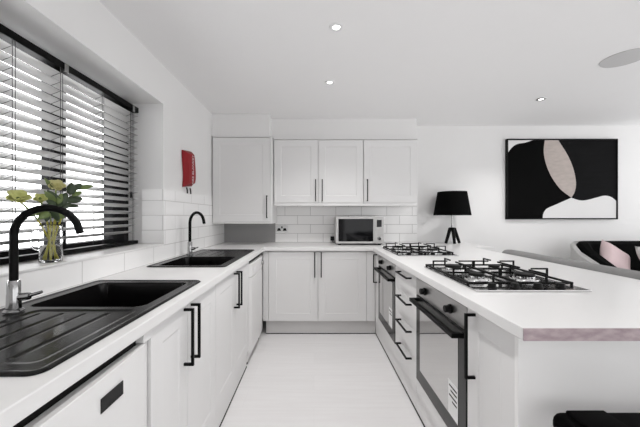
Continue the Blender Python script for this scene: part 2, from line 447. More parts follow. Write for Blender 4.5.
MB().box(-.60, -.56, .30, .89, .0, .10).build('kickboard', M['plinth'], r, bevel=.002)
for y in (.33, .82): MB().lathe([(.018, 0), (.018, .032)], (-1.0, y, 0), 12).build('foot', M['dplas'], r)
tag(MB().box(-1.06, -.52, .262, .28, 0, UND).build('end_panel', M['door'], bevel=.001), 'white panel closing the near end of the worktop run by the dishwasher', 'panel')

r = thing('washing_machine', 'white washing machine with a dark gap above it in the far left corner', 'appliance', (-.8, 2.7, 0))
MB().box(-1.07, -.548, 2.415, 3.005, .03, .800).build('body', M['white'], r, bevel=.004)
MB().box(-.580, -.549, 2.42, 3.0, .8005, .8725).build('gap_shade', M['dplas'], r)  # dark strip put in for the shade in the gap under the worktop
wd = curved_front(2.418, 3.002, .10, .72, -.547, -.518, .006).build('door', M['white'], r, bevel=.005, seg=3)
cp = curved_front(2.418, 3.002, .725, .836, -.547, -.518, .006).build('control_panel', M['white'], r, bevel=.004, seg=3)
MB().lathe([(.022, 0), (.022, .018), (.016, .022)], (-.517, 2.90, .775), 20, 'x').build('dial', M['chrome'], cp, smooth='auto')
MB().box(-.5135, -.511, 2.52, 2.60, .760, .79).build('badge', M['plastic'], cp)
for y in (2.46, 2.96):
    for x in (-.575, -1.03): MB().lathe([(.022, 0), (.022, .012), (.012, .014), (.012, .034)], (x, y, 0), 14).build('foot', M['dplas'], r, smooth='auto')

# ------------------------------------------------------------------ sinks
def rr(x, y, x0, x1, y0, y1, rad):
    cx, cy = (x0 + x1) / 2, (y0 + y1) / 2
    qx, qy = abs(x - cx) - ((x1 - x0) / 2 - rad), abs(y - cy) - ((y1 - y0) / 2 - rad)
    return math.hypot(max(qx, 0), max(qy, 0)) + min(max(qx, qy), 0) - rad
def sstep(a, b, x):
    t = min(1, max(0, (x - a) / (b - a))); return t * t * (3 - 2 * t)
def sink(label, x0, x1, y0, y1, bowl, drain, deep, groove_dir=0, dr=None):
    r = thing('kitchen_sink', label, 'sink', ((x0 + x1) / 2, (y0 + y1) / 2, TOP))
    b = MB(); nx, ny = int((x1 - x0) / .0055), int((y1 - y0) / .0055); g = []
    cr = .03
    for i in range(nx + 1):
        row = []
        for j in range(ny + 1):
            x, y = x0 + (x1 - x0) * i / nx, y0 + (y1 - y0) * j / ny
            d = rr(x, y, x0, x1, y0, y1, cr)
            px, py = x, y
            if d > 0:      # pull the square corner in to the rounded outline
                cx = min(max(x, x0 + cr), x1 - cr); cy = min(max(y, y0 + cr), y1 - cr)
                l = math.hypot(x - cx, y - cy); px, py = cx + (x - cx) / l * cr, cy + (y - cy) / l * cr
            z = TOP + .007
            z -= .004 * sstep(-.006, 0, min(d, 0))
            z -= .0035 * sstep(.010, .016, -d)                      # rolled rim
            db = rr(x, y, *bowl, .035)
            z -= deep * sstep(0, -.012, db) + .008 * sstep(-.01, -.16, db)
            dd = rr(x, y, *drain, .03)
            z -= .004 * sstep(0, -.008, dd)
            if dd < -.03 and not (db < .01):
                q = x if groove_dir else x
                if abs(((q - drain[0]) / .075) % 1 - .5) < .045: z -= .0025
            row.append(b.v((px, py, z)))
        g.append(row)
    for i in range(nx):
        for j in range(ny): b.f([g[i][j], g[i + 1][j], g[i + 1][j + 1], g[i][j + 1]])
    # a skirt hangs into the cut-out
    ed = [g[i][0] for i in range(nx)] + [g[nx][j] for j in range(ny)] + [g[i][ny] for i in range(nx, 0, -1)] + [g[0][j] for j in range(ny, 0, -1)]
    lo = [b.bm.verts.new((v.co.x, v.co.y, TOP + .0005)) for v in ed]
    for k in range(len(ed)): b.f([ed[k], lo[k], lo[(k + 1) % len(ed)], ed[(k + 1) % len(ed)]])
    bmesh.ops.remove_doubles(b.bm, verts=b.bm.verts[:], dist=1e-5)
    b.build('basin', M['sink'], r, smooth='auto')
    cx, cy = (bowl[0] + bowl[1]) / 2, (bowl[2] + bowl[3]) / 2
    zb = TOP + .0035 - deep - .008
    MB().lathe([(.045, 0), (.045, .003), (.036, .004), (.030, .0015), (.010, .0015), (.008, .006), (.002, .007)], (cx, cy, zb), 28).build('strainer', M['chrome'], r, smooth='auto')
    return r, bowl, deep
s1 = sink('large black sink with drainer in the foreground below the window', -1.062, -.548, .586, 1.452, (-1.005, -.60, 1.03, 1.405), (-.94, -.595, .635, 1.0), .17)
s2 = sink('smaller-looking black sink further back near the red fire blanket', -1.055, -.553, 1.836, 2.775, (-1.0, -.605, 1.885, 2.30), (-.96, -.60, 2.35, 2.73), .15)
MB().lathe([(.016, 0), (.016, .004), (.010, .005)], (-.80, 2.2865, .875), 20, 'y').build('overflow', M['chrome'], s2[0], smooth='auto')

# ------------------------------------------------------------------ taps
def tap(label, x, y, ang, lever_ang, H=.340):
    z = TOP + .0075
    r = thing('kitchen_tap', label, 'tap', (x, y, z), 'kitchen taps')
    MB().lathe([(.027, 0), (.027, .003), (.0245, .006), (.0195, .009), (.0185, .055), (.0175, .060), (.0175, .098), (.0145, .102)], (x, y, z), 28).build('body', M['chrome'], r, smooth='auto')
    dx, dy = math.cos(ang), math.sin(ang); R = .089
    pts = [(x, y, z + .095), (x, y, z + .16), (x, y, z + H - R)]
    for k in range(1, 15):
        t = PI - k / 14 * PI * .95
        pts.append((x + dx * (R + R * math.cos(t)), y + dy * (R + R * math.cos(t)), z + H - R + R * math.sin(t)))
    e = Vector(pts[-1]); q_ = e + (e - Vector(pts[-2])).normalized() * .014; pts.append((q_.x, q_.y, q_.z))
    sp = MB().tube(pts, .0115, 16).build('spout', M['black'], r, smooth='auto')
    lx, ly = math.cos(lever_ang), math.sin(lever_ang)
    lv = MB().tube([(x + lx * .012, y + ly * .012, z + .045), (x + lx * .030, y + ly * .030, z + .046), (x + lx * .042, y + ly * .042, z + .047)], [.013, .013, .012], 16).build('lever', M['chrome'], r, smooth='auto')
    MB().tube([(x + lx * .036, y + ly * .036, z + .047), (x + lx * .075, y + ly * .075, z + .058)], [.0065, .005], 12).build('lever_arm', M['chrome'], lv, smooth='auto')
    return r
tap('black swan-neck tap with chrome body over the foreground sink', -.985, .968, math.radians(20), math.radians(18))
tap('black swan-neck tap with chrome body behind the further sink', -1.018, 2.42, math.radians(-32), math.radians(-10))

# ------------------------------------------------------------------ venetian blind
XB = -1.29; BY0, BY1 = .575, 2.128
BZ = 2.010
vb = thing('venetian_blind', 'white slatted blind with a black headrail hanging in the window', 'blind', (XB, 1.35, BZ))
MB().box(XB - .022, XB + .026, BY0, BY1, BZ - .036, BZ).build('headrail', M['black'], vb, bevel=.003)
for y in (1.08, 1.50, 2.06):
    MB().box(XB + .0285, XB + .034, y - .012, y + .012, BZ - .050, BZ - .004).build('bracket_clip', M['chrome'], vb, bevel=.002)
tilt = math.radians(21); pitch = .0455; nsl = 19; ztop = BZ - .070
for k in range(nsl):
    z = ztop - k * pitch; b = MB(); hw = .025; P = []
    for i in range(7):
        a = (i / 6 * 2 - 1) * hw; c = .004 * (1 - (i / 3 - 1) ** 2)
        P.append((a * math.cos(tilt) - c * math.sin(tilt), a * math.sin(tilt) + c * math.cos(tilt)))
    P = P + [(p[0], p[1] - .0022) for p in P[::-1]]
    b.poly([(XB + p[0], BY0 + .004, z + p[1]) for p in P], (0, BY1 - BY0 - .008, 0)).build('slat', M['slat'], vb)
zb = 1.046
MB().box(XB - .025, XB + .025, BY0 + .004, BY1 - .004, zb - .012, zb + .012).build('bottom_rail', M['black'], vb, bevel=.003)
for y in (.80, 1.235, 1.47, 1.76, 2.055):
    b = MB()
    for sx in (-.0268, .0268): b.tube([(XB + sx, y, BZ - .035), (XB + sx, y, zb)], .0013, 6)
    for k in range(nsl):
        z = ztop - k * pitch - .0045
        b.tube([(XB - .0268, y, z - .0268 * math.tan(tilt)), (XB + .0268, y, z + .0268 * math.tan(tilt))], .0011, 6)
    b.build('ladder_cord', M['cord'], vb)
    MB().tube([(XB + .0275, y + .012, BZ - .035), (XB + .0275, y + .012, zb + .01)], .0013, 6).build('lift_cord', M['cord'], vb)
wd_ = MB().tube([(XB + .036, 2.02, BZ - .055), (XB + .036, 2.022, 1.40)], .0022, 8).build('pull_cord', M['black'], vb)
MB().lathe([(.003, .045), (.007, .03), (.009, .0)], (XB + .036, 2.022, 1.355), 14).build('cord_tassel', M['black'], wd_, smooth='auto')

# ------------------------------------------------------------------ vase and flowers on the sill
VX, VY, VZ = -1.160, 1.30, SILL + .0125
v = thing('glass_jug', 'clear glass jug of flowers standing on the window sill', 'vase', (VX, VY, VZ))
MB().lathe([(.001, .0), (.036, 0), (.041, .004), (.042, .03), (.0415, .09), (.039, .13), (.0385, .155), (.041, .165),
            (.039, .1645), (.0365, .153), (.037, .13), (.0393, .09), (.0398, .03), (.0385, .010), (.034, .007), (.001, .0065)], (VX, VY, VZ), 36, cap=False).build('body', M['glass'], v, smooth=True)
hp = [(VX - .040 * .5, VY - .040 * .87, VZ + .135), (VX - .030, VY - .050, VZ + .135), (VX - .035, VY - .060, VZ + .10), (VX - .030, VY - .050, VZ + .065), (VX - .041 * .5, VY - .041 * .87, VZ + .055)]
MB().tube(smoothpath(hp, 5), .004, 10).build('handle', M['glass'], v, smooth=True)
MB().lathe([(.001, .0072), (.033, .0075), (.0378, .0105), (.0388, .03), (.0385, .075), (.001, .0752)], (VX, VY, VZ), 36, cap=False).build('water', M['water'], v, smooth=True)

def leaf_mb(b, base, tip, normal, w, bend=.15, n=8):
    base, tip, normal = Vector(base), Vector(tip), Vector(normal).normalized()
    d = tip - base; L = d.length; d.normalize(); sd = d.cross(normal).normalized(); nn = sd.cross(d).normalized()
    L_, C_, R_ = [], [], []
    for i in range(n + 1):
        t = i / n; ww = w * (math.sin(PI * t ** .75) ** .8) * .5 if 0 < i < n else w * .03
        c = base + d * L * t + nn * (-bend * L * (t - .35) ** 2)
        C_.append(b.v(c)); L_.append(b.v(c + sd * ww + nn * ww * .25)); R_.append(b.v(c - sd * ww + nn * ww * .25))
    for i in range(n):
        b.f([C_[i], L_[i], L_[i + 1], C_[i + 1]]); b.f([R_[i], C_[i], C_[i + 1], R_[i + 1]])
def bloom_mb(c, normal, rad, layers, cup=.55):
    b = MB(); c = Vector(c); nz = Vector(normal).normalized()
    ux = nz.orthogonal().normalized(); uy = nz.cross(ux)
    ctr = b.v(c)
    for l in range(layers):
        rl = rad * (1 - .26 * l); npet = 5
        for k in range(npet):
            a0 = 2 * PI * (k + .5 * (l % 2)) / npet; prev = None
            up = cup + .35 * l
            rows = []
            for i in range(1, 5):
                t = i / 4; rr_ = rl * t * (1 - .15 * up * t); h = rl * up * t ** 1.7 + .002 * l; row = []
                for j in range(-2, 3):
                    da = j / 2 * .78 * (1 - .35 * t ** 3); q = rr_ * (1 - .06 * j * j * t)
                    row.append(b.v(c + (ux * math.cos(a0 + da) + uy * math.sin(a0 + da)) * q + nz * (h + .04 * rl * abs(j) * t)))
                rows.append(row)
            for j in range(4): b.f([ctr, rows[0][j], rows[0][j + 1]])
            for A, B in zip(rows, rows[1:]):
                for j in range(4): b.f([A[j], B[j], B[j + 1], A[j + 1]])
    return b
def at(px, py, X):
    Y = X * 295 / (px - 314); return Vector((X, Y, EYE - (py - 216) * Y / 295))
def flower(label, foot, mid, head, bloom=None, leaves=(), name='flower_stem', group='flowers in the glass jug'):
    foot, mid, head = Vector(foot), Vector(mid), Vector(head)
    r = thing(name, label, 'flower', tuple(foot), group)
    path = smoothpath([foot, mid, (mid + head) / 2 + Vector((0, 0, .012)), head], 6)
    n = len(path); k = n // 2
    MB().tube(path[:k + 1], .0034, 8).build('lower_stem', M['ystem'], r, smooth=True)
    MB().tube(path[k:], .003, 8).build('stem', M['stem'], r, smooth=True)
    if bloom:
        nrm, rad, lay, mm, cup = bloom
        bloom_mb(head, nrm, rad, lay, cup).build('bloom', mm, r, smooth=True, solid=.001)
        MB().lathe([(.002, -.004), (.006, .0), (.007, .006), (.003, .012)], head, 10).build('flower_centre', M['leaf2'], r, smooth=True)
    for (bs, tp, nm, w, mm) in leaves:
        b = MB(); leaf_mb(b, bs, tp, nm, w); b.build('leaf', mm, r, smooth=True, solid=.0008)
    return r
f0 = Vector((VX, VY, VZ + .012)); neck = Vector((VX, VY, VZ + .145))
FR = Vector((.75, -.6, .25))      # towards the room
def lf(px, py, qx, qy, X, w, m, X2=None, nm=FR):
    return (at(px, py, X), at(qx, qy, X2 or X), nm, w, m)
flower('lime green open bloom leaning out furthest to the left', f0 + Vector((.018, .012, 0)), neck + Vector((-.012, -.022, 0)), at(18, 200, -1.155),
       ((.55, -.45, .7), .042, 2, M['bloom2'], .5), [lf(36, 212, 20, 216, -1.15, .03, M['leaf2'])])
flower('pale yellow full bloom at the top of the bunch', f0 + Vector((-.016, -.014, 0)), neck + Vector((.006, .012, 0)), at(56, 188, -1.145),
       ((.6, -.5, .6), .036, 3, M['bloom'], .6), [lf(53, 190, 45, 178, -1.15, .02, M['leaf2']), lf(56, 205, 48, 190, -1.13, .045, M['leaf'])])
flower('small yellow bloom low in the bunch, left of its centre', f0 + Vector((.014, -.016, 0)), neck + Vector((.0, -.012, 0)), at(40, 200, -1.14),
       ((.6, -.55, .5), .026, 2, M['bloom2'], .6), [lf(46, 212, 33, 214, -1.135, .03, M['leaf2'])])
flower('sprig of dark and pale leaves reaching out to the right of the bunch', f0 + Vector((-.014, .014, 0)), neck + Vector((.012, .02, 0)), at(76, 190, -1.13), None,
       [lf(70, 195, 72, 182, -1.125, .036, M['leaf']), lf(76, 189, 95, 185, -1.12, .024, M['leaf2']), lf(74, 190, 82, 183, -1.115, .026, M['leaf']), lf(66, 201, 84, 198, -1.12, .038, M['leaf']), lf(72, 196, 83, 191, -1.118, .022, M['leaf2']), lf(66, 206, 81, 206, -1.125, .018, M['leaf'])], 'leaf_sprig')
flower('sprig of rounded dark green leaves in the middle of the bunch', f0 + Vector((.0, .018, 0)), neck + Vector((.015, -.004, 0)), at(62, 197, -1.12), None,
       [lf(60, 208, 55, 194, -1.115, .034, M['leaf']), lf(60, 206, 67, 192, -1.115, .036, M['leaf']), lf(54, 204, 45, 191, -1.12, .034, M['leaf2']), lf(58, 204, 62, 193, -1.108, .022, M['leaf2']), lf(56, 206, 46, 200, -1.112, .026, M['leaf']), lf(62, 208, 72, 203, -1.112, .026, M['leaf']), lf(58, 212, 57, 222, -1.115, .026, M['leaf2'])], 'leaf_sprig')
flower('sprig of light green leaves hanging just above the rim of the jug', f0 + Vector((-.004, -.018, 0)), neck + Vector((-.004, .004, 0)), at(50, 210, -1.12), None,
       [lf(50, 212, 38, 219, -1.115, .03, M['leaf2']), lf(52, 212, 66, 218, -1.115, .03, M['leaf2']), lf(50, 208, 60, 222, -1.11, .028, M['leaf']), lf(48, 214, 46, 222, -1.115, .02, M['leaf'])], 'leaf_sprig')

# ------------------------------------------------------------------ fire blanket on the left wall
fb = thing('fire_blanket', 'red fire blanket pouch hung on the wall beside the window', 'fire blanket', (WX, 2.54, 1.83))
b = MB(); n = 10; g = {}
for i in range(n + 1):
    for j in range(n + 1):
        t, u = i / n, j / n
        y = 2.455 + .175 * t + .012 * math.sin(u * 5) ; z = 1.475 + .305 * u + .022 * t
        th = .045 * (max(0, (1 - (2 * t - 1) ** 6) * (1 - (2 * u - 1) ** 8))) ** .6 + .006
        g[(1, i, j)] = b.v((WX + .006 + th, y, z)); g[(0, i, j)] = b.v((WX + .004, y, z))
for i in range(n):
    for j in range(n):
        b.f([g[(1, i, j)], g[(1, i + 1, j)], g[(1, i + 1, j + 1)], g[(1, i, j + 1)]]); b.f([g[(0, i, j)], g[(0, i, j + 1)], g[(0, i + 1, j + 1)], g[(0, i + 1, j)]])
for i in range(n):
    b.f([g[(0, i, 0)], g[(0, i + 1, 0)], g[(1, i + 1, 0)], g[(1, i, 0)]]); b.f([g[(0, i, n)], g[(1, i, n)], g[(1, i + 1, n)], g[(0, i + 1, n)]])
    b.f([g[(0, 0, i)], g[(1, 0, i)], g[(1, 0, i + 1)], g[(0, 0, i + 1)]]); b.f([g[(0, n, i)], g[(0, n, i + 1)], g[(1, n, i + 1)], g[(1, n, i)]])
pouch = b.build('pouch', M['red'], fb, smooth='auto')
def text_mesh(name, txt, size, mtx, m, parent, ext=.0006):
    cu = bpy.data.curves.new(name, 'FONT'); cu.body = txt; cu.size = size; cu.align_x = 'CENTER'; cu.align_y = 'CENTER'; cu.extrude = ext
    t = bpy.data.objects.new(name, cu); COL.objects.link(t)
    dg = bpy.context.evaluated_depsgraph_get(); me = bpy.data.meshes.new_from_object(t.evaluated_get(dg))
    bpy.data.objects.remove(t); me.transform(mtx); me.transform(Matrix.Translation(-ORG[parent.name]))
    me.materials.clear(); me.materials.append(m); me.name = name
    o = bpy.data.objects.new(name, me); COL.objects.link(o); o.parent = parent; ORG[o.name] = ORG[parent.name]
    return o
# reads upwards on the face that looks into the room
text_mesh('lettering', 'FIRE BLANKET', .040, Matrix.Translation((WX + .0572, 2.545, 1.63)) @ Matrix(((0, 0, 1, 0), (0, -1, 0, 0), (1, 0, 0, 0), (0, 0, 0, 1))), M['print'], pouch)
for y in (2.50, 2.57):
    MB().tube([(WX + .02, y, 1.475), (WX + .024, y + .004, 1.45), (WX + .022, y + .012, 1.425)], .006, 8).build('pull_tab', M['dplas'], fb, smooth=True)

# ------------------------------------------------------------------ double socket and microwave
sk = thing('wall_socket', 'white double socket with black inserts on the tiles below the wall cabinets', 'socket', (-.39, WY - .008, 1.073))
pl = MB().box(-.463, -.317, WY - .019, WY - .0085, 1.030, 1.116).build('plate', M['plastic'], sk, bevel=.003)
for cx in (-.425, -.355):
    MB().poly([(cx - .024, WY - .0215, 1.052), (cx + .024, WY - .0215, 1.052), (cx + .013, WY - .0215, 1.084), (cx - .013, WY - .0215, 1.084)], (0, .0022, 0)).build('insert', M['dplas'], pl)
MB().box(-.398, -.382, WY - .0225, WY - .0192, 1.083, 1.105).build('switch', M['dplas'], pl, bevel=.001)

mw = thing('microwave', 'silver microwave with a dark glass door on the back worktop', 'microwave', (.50, 3.38, TOP))
x0, x1, yf, z0, z1 = .242, .768, 3.235, .930, 1.222
MB().box(x0, x1, yf + .022, 3.55, z0, z1).build('case', M['silver'], mw, bevel=.006)
md_ = MB().union([(x0, .664, yf, yf + .0215, z0, z1)], [(x0 + .026, .650, yf - .1, yf + .008, z0 + .022, z1 - .022)]).build('door', M['silver'], mw, bevel=.002)
MB().box(x0 + .0265, .6495, yf + .002, yf + .0075, z0 + .0225, z1 - .0225).build('window', M['screen'], md_)
pn = MB().box(.666, x1, yf, yf + .0215, z0, z1).build('control_panel', M['silver'], mw, bevel=.003)
MB().box(.688, .742, yf - .002, yf - .0004, 1.112, 1.190).build('display', M['screen'], pn)
MB().lathe([(.021, 0), (.021, -.014), (.016, -.018)], (.716, yf - .0005, .985), 24, 'y').build('dial', M['chrome'], pn, smooth='auto')
for k in range(6):
    MB().box(.692 + .026 * (k % 2), .712 + .026 * (k % 2), yf - .0022, yf - .0004, 1.030 + .022 * (k // 2), 1.043 + .022 * (k // 2)).build('button', M['silver'], pn)
for x in (x0 + .04, x1 - .04):
    for y in (yf + .04, 3.50): MB().lathe([(.016, 0), (.018, .0185)], (x, y, TOP), 14).build('foot', M['dplas'], mw)
MB().box(x0 + .01, x1 - .01, yf + .03, 3.54, TOP + .010, z0 - .0005).build('base_tray', M['dplas'], mw)
pg = MB().box(.200, .245, 3.552, 3.591, .935, .985).build('plug', M['dplas'], mw, bevel=.006)
MB().tube(smoothpath([(.222, 3.557, .937), (.222, 3.556, .922), (.25, 3.5555, .918), (.30, 3.555, .94), (.35, 3.5535, .96)], 4), .0035, 8).build('power_cord', M['dplas'], pg, smooth=True)

# ------------------------------------------------------------------ ovens
def oven(y0, y1, label):
    yc = (y0 + y1) / 2; F = RX - .003
    T = lambda p: Vector((F - p.y, p.x, p.z))
    r = thing('built_in_oven', label, 'oven', (RX, yc, .236), 'built-in ovens')
    a, b = y0 + .003, y1 - .003
    MB(T).box(a + .02, b - .02, -.50, -.0195, .252, .845).build('body', M['steel'], r)
    p = MB(T).box(a, b, -.019, 0, .757, .856).build('control_panel', M['steel'], r, bevel=.002)
    for k in (-.155, .155):
        kb = MB(T); 
        MB().lathe([(.021, 0), (.021, -.006), (.017, -.008), (.0165, -.026), (.014, -.028)], (F - .0003, yc + k, .805), 24, 'x').build('knob', M['dplas'], p, smooth='auto')
    d = MB(T).box(a, b, -.019, 0, .238, .752).build('door', M['bglass'], r, bevel=.002)
    MB(T).box(a + .066, b - .066, .0002, .0018, .320, .700).build('window', M['oglass'], d)
    hd = MB(T); Z = .728
    hd.tube([(a + .03, 0, Z), (a + .03, .040, Z), (b - .03, .040, Z), (b - .03, 0, Z)], .010, square=True)
    hd.build('handle', M['black'], d, bevel=.002)
    return r, T, d
o1, T1, d1 = oven(*YO1, 'built-in oven further away, below the hob by the lamp')
o2, T2, d2 = oven(*YO2, 'built-in oven nearest the camera with a white label on its glass')
def oven_label(T, d, ya, yb, za, zb, lines):
    s = MB(T).box(ya, yb, .0020, .0026, za, zb).build('energy_label', M['plastic'], d)
    w = yb - ya
    for z, k in lines:
        MB(T).box(ya + w * .1, ya + w * (.1 + .8 * k), .0027, .003, z - .004, z + .004).build('printed_line', M['dplas'], s)
oven_label(T2, d2, 1.281, 1.372, .325, .478, [(.456, 1), (.436, .8), (.412, 1), (.392, .6)])
oven_label(T1, d1, 2.36, 2.46, .330, .480, [(.455, 1), (.432, .8)])

# ------------------------------------------------------------------ gas hobs
def hob(xa, xb, ya, yb, label):
    z = TOP + .001
    cx, cy = (xa + xb) / 2, (ya + yb) / 2
    r = thing('gas_hob', label, 'hob', (cx, cy, TOP), 'gas hobs')
    MB().box(xa, xb, ya, yb, z, z + .007).build('plate', M['hobst'], r, bevel=.003)
    zt = z + .0075
    yk = ya + .098      # knobs on the near strip, burners beyond
    bx = [xa + .125, xb - .125]; by = [yk + (yb - yk) * .26, yk + (yb - yk) * .76]
    rad = [[.036, .045], [.045, .030]]
    for i in range(2):
        for j in range(2):
            q = rad[i][j]
            bn = MB().lathe([(q + .018, 0), (q + .016, .004), (q, .006), (q, .016), (q - .004, .018)], (bx[i], by[j], zt), 28).build('burner', M['hobst'], r, smooth='auto')
            MB().lathe([(q - .002, .0185), (q, .020), (q - .001, .025), (q - .006, .028)], (bx[i], by[j], zt), 28).build('burner_cap', M['cast'], bn, smooth='auto')
    for k in range(4):
        x = xa + .095 + k * (xb - xa - .19) / 3
        kn = MB().lathe([(.020, 0), (.020, .004), (.0165, .006), (.0155, .018), (.013, .020)], (x, ya + .046, zt), 24).build('knob', M['dplas'], r, smooth='auto')
    # two cast pan supports, each a low ring with eight fingers that stand up and reach over the burners
    for i in range(2):
        u0, u1 = (xa + .012, cx - .004) if i == 0 else (cx + .004, xb - .012)
        v0, v1 = yk - .012, yb - .014
        ps = MB().tube([(u0, v0, zt + .011), (u1, v0, zt + .011), (u1, v1, zt + .011), (u0, v1, zt + .011)], .0048, square=True, closed=True).build('pan_support', M['cast'], r, bevel=.001)
        def finger(p, q, up=.039):
            p, q = Vector(p), Vector(q)
            MB().tube([p, p + Vector((0, 0, up)), q + Vector((0, 0, up))], .0036, square=True).build('support_finger', M['cast'], ps)
        zf = zt + .011
        for j in range(2):
            X, Y = bx[i], by[j]
            finger((u0, Y, zf), (X - .034, Y, zf)); finger((u1, Y, zf), (X + .034, Y, zf))
            ye = v0 if j == 0 else v1; s = 1 if j == 0 else -1
            finger((X, ye, zf), (X, Y - s * .034, zf))
        vm = (v0 + v1) / 2
        MB().tube([(u0, vm, zf), (u1, vm, zf)], .0045, square=True).build('cross_bar', M['cast'], ps)
        finger((bx[i], vm, zf), (bx[i], by[1] - .034, zf)); finger((bx[i] + .0001, vm, zf), (bx[i], by[0] + .034, zf))
        for (x, y) in ((u0, v0), (u1, v0), (u0, v1), (u1, v1)):
            MB().lathe([(.006, 0), (.006, .009)], (x, y, zt), 10).build('support_foot', M['dplas'], ps)
    return r
hob(.680, 1.168, 1.238, 1.828, 'four-burner gas hob nearest the camera on the peninsula')
hob(.672, 1.150, 2.335, 2.905, 'four-burner gas hob at the far end of the peninsula')

# ------------------------------------------------------------------ table lamp
LXp, LYp = 1.60, 3.42
lp = thing('table_lamp', 'black shaded tripod lamp on the worktop in front of the white wall', 'lamp', (LXp, LYp, TOP))
MB().lathe([(.202, 1.240), (.157, 1.512), (.154, 1.512), (.199, 1.240), (.202, 1.240)], (LXp, LYp, 0), 40, cap=False).build('lamp_shade', M['shade'], lp, smooth='auto')
MB().lathe([(.012, 0), (.012, .02), (.0075, .024), (.0075, .20), (.015, .205), (.015, .24)], (LXp, LYp, 1.0985), 18).build('stem', M['chrome'], lp, smooth='auto')
MB().tube([(LXp - .160, LYp, 1.46), (LXp, LYp, 1.46), (LXp + .160, LYp, 1.46)], .002, 8).build('shade_ring', M['chrome'], lp)
MB().lathe([(.03, 0), (.03, .012)], (LXp, LYp, 1.088), 20).build('tripod_head', M['black'], lp, bevel=.002)
for k, (dx, dy) in enumerate(((-.085, -.03), (-.01, -.085), (.095, .02))):
    MB().tube([(LXp + dx * .30, LYp + dy * .3, 1.09), (LXp + dx, LYp + dy, TOP + .007)], [.020, .016], 12).build('leg', M['black'], lp, smooth='auto')

# ------------------------------------------------------------------ abstract picture
pc = thing('abstract_picture', 'large black framed abstract picture with beige and white shapes on the wall', 'picture', (3.01, WY, 1.68))
PX0, PX1, PZ0, PZ1 = 2.332, 3.672, 1.192, 2.165
yq = WY - .028
MB().union([(PX0, PX1, WY - .038, WY - .001, PZ0, PZ1)], [(PX0 + .014, PX1 - .014, WY - .2, WY - .012, PZ0 + .014, PZ1 - .014)]).build('frame', M['black'], pc, bevel=.001)
MB().box(PX0 + .0145, PX1 - .0145, yq, WY - .0125, PZ0 + .0145, PZ1 - .0145).build('canvas', M['canvas'], pc)
def q(px, py): return (min(max(PX0 + (px - 25) / 498 * (PX1 - PX0), PX0 + .015), PX1 - .015), yq - .0002, min(max(PZ1 - (py - 45) / 357 * (PZ1 - PZ0), PZ0 + .015), PZ1 - .015))
def shape(name, pts, m, dep, lab, k=5):
    P = [Vector(q(*p)) for p in pts]
    MBp = MB().poly([tuple(p) for p in P], (0, -dep, 0)); s = MBp.build(name, m, pc); s['label'] = lab; return s
def curve(pts, n=5): return [(v.x, v.y) for v in smoothpath([(p[0], p[1], 0) for p in pts], n)]
lensL = curve([(197, 45), (192, 100), (201, 152), (225, 210), (265, 266), (316, 306)])
lensR = curve([(316, 306), (331, 280), (337, 240), (326, 180), (301, 120), (270, 70), (254, 45)])
hill = curve([(187, 405), (190, 378), (206, 355), (250, 335), (316, 306)])
hill2 = curve([(316, 306), (350, 317), (382, 317), (430, 305), (465, 297), (495, 303), (524, 325)])
shape('beige_lens', lensL + lensR[1:-1] + [(254, 40)], M['stone'], .0012, 'beige lens-shaped patch')
shape('white_hill', hill + hill2[1:] + [(524, 405)], M['wpaint'], .0012, 'white rolling shape along the bottom')
shape('charcoal_field', lensR[::-1][:-1] + hill2 + [(524, 40)], M['charc'], .0008, 'charcoal upper right field')
shape('white_corner', [(30, 40), (155, 40)] + curve([(150, 48), (110, 61), (75, 67), (52, 80), (30, 106)]), M['wpaint'], .0012, 'white upper left corner')

# ------------------------------------------------------------------ ceiling fittings
def downlight(x, y, label, m='plastic', on=True):
    r = thing('downlight', label, 'ceiling light', (x, y, CZ), 'recessed ceiling lights')
    MB().lathe([(.020, -.003), (.024, -.007), (.038, -.006), (.041, -.0005), (.020, -.0005), (.020, -.003)], (x, y, CZ), 32, cap=False).build('bezel', M[m], r, smooth='auto')
    MB().lathe([(.0195, -.0025), (.0195, -.0008)], (x, y, CZ), 28).build('lens', M['led'], r)
    l = bpy.data.lights.new('downlight_beam', 'SPOT'); l.energy = LAMP * (.46 if y < 1.2 else 1.08); l.spot_size = math.radians(125); l.spot_blend = .8; l.shadow_soft_size = .03; l.color = (1, .985, .975)
    lo = bpy.data.objects.new('downlight_beam', l); COL.objects.link(lo); lo.location = (0, 0, -.03); lo.parent = r
    return r
LAMP = 30
downlight(.13, 1.72, 'nearer ceiling downlight over the aisle')
downlight(.13, 2.43, 'further ceiling downlight over the aisle')
downlight(2.14, 2.78, 'ceiling downlight near the picture, with a brushed rim', 'steel')
downlight(.13, 1.01, 'ceiling downlight over the aisle, above the top edge of the view')
downlight(.13, .25, 'ceiling downlight above and behind the viewer')
sp = thing('ceiling_speaker', 'round flat grey speaker set in the ceiling at the right', 'speaker', (2.17, 2.06, CZ))
MB().lathe([(.118, -.005), (.129, -.0045), (.131, -.0005), (.118, -.0005), (.118, -.005)], (2.17, 2.06, CZ), 40, cap=False).build('rim', M['spk'], sp, smooth='auto')
MB().lathe([(.1175, -.001), (.1175, -.004), (.10, -.006), (.002, -.007)], (2.17, 2.06, CZ), 40).build('grille', M['spk'], sp, smooth='auto')

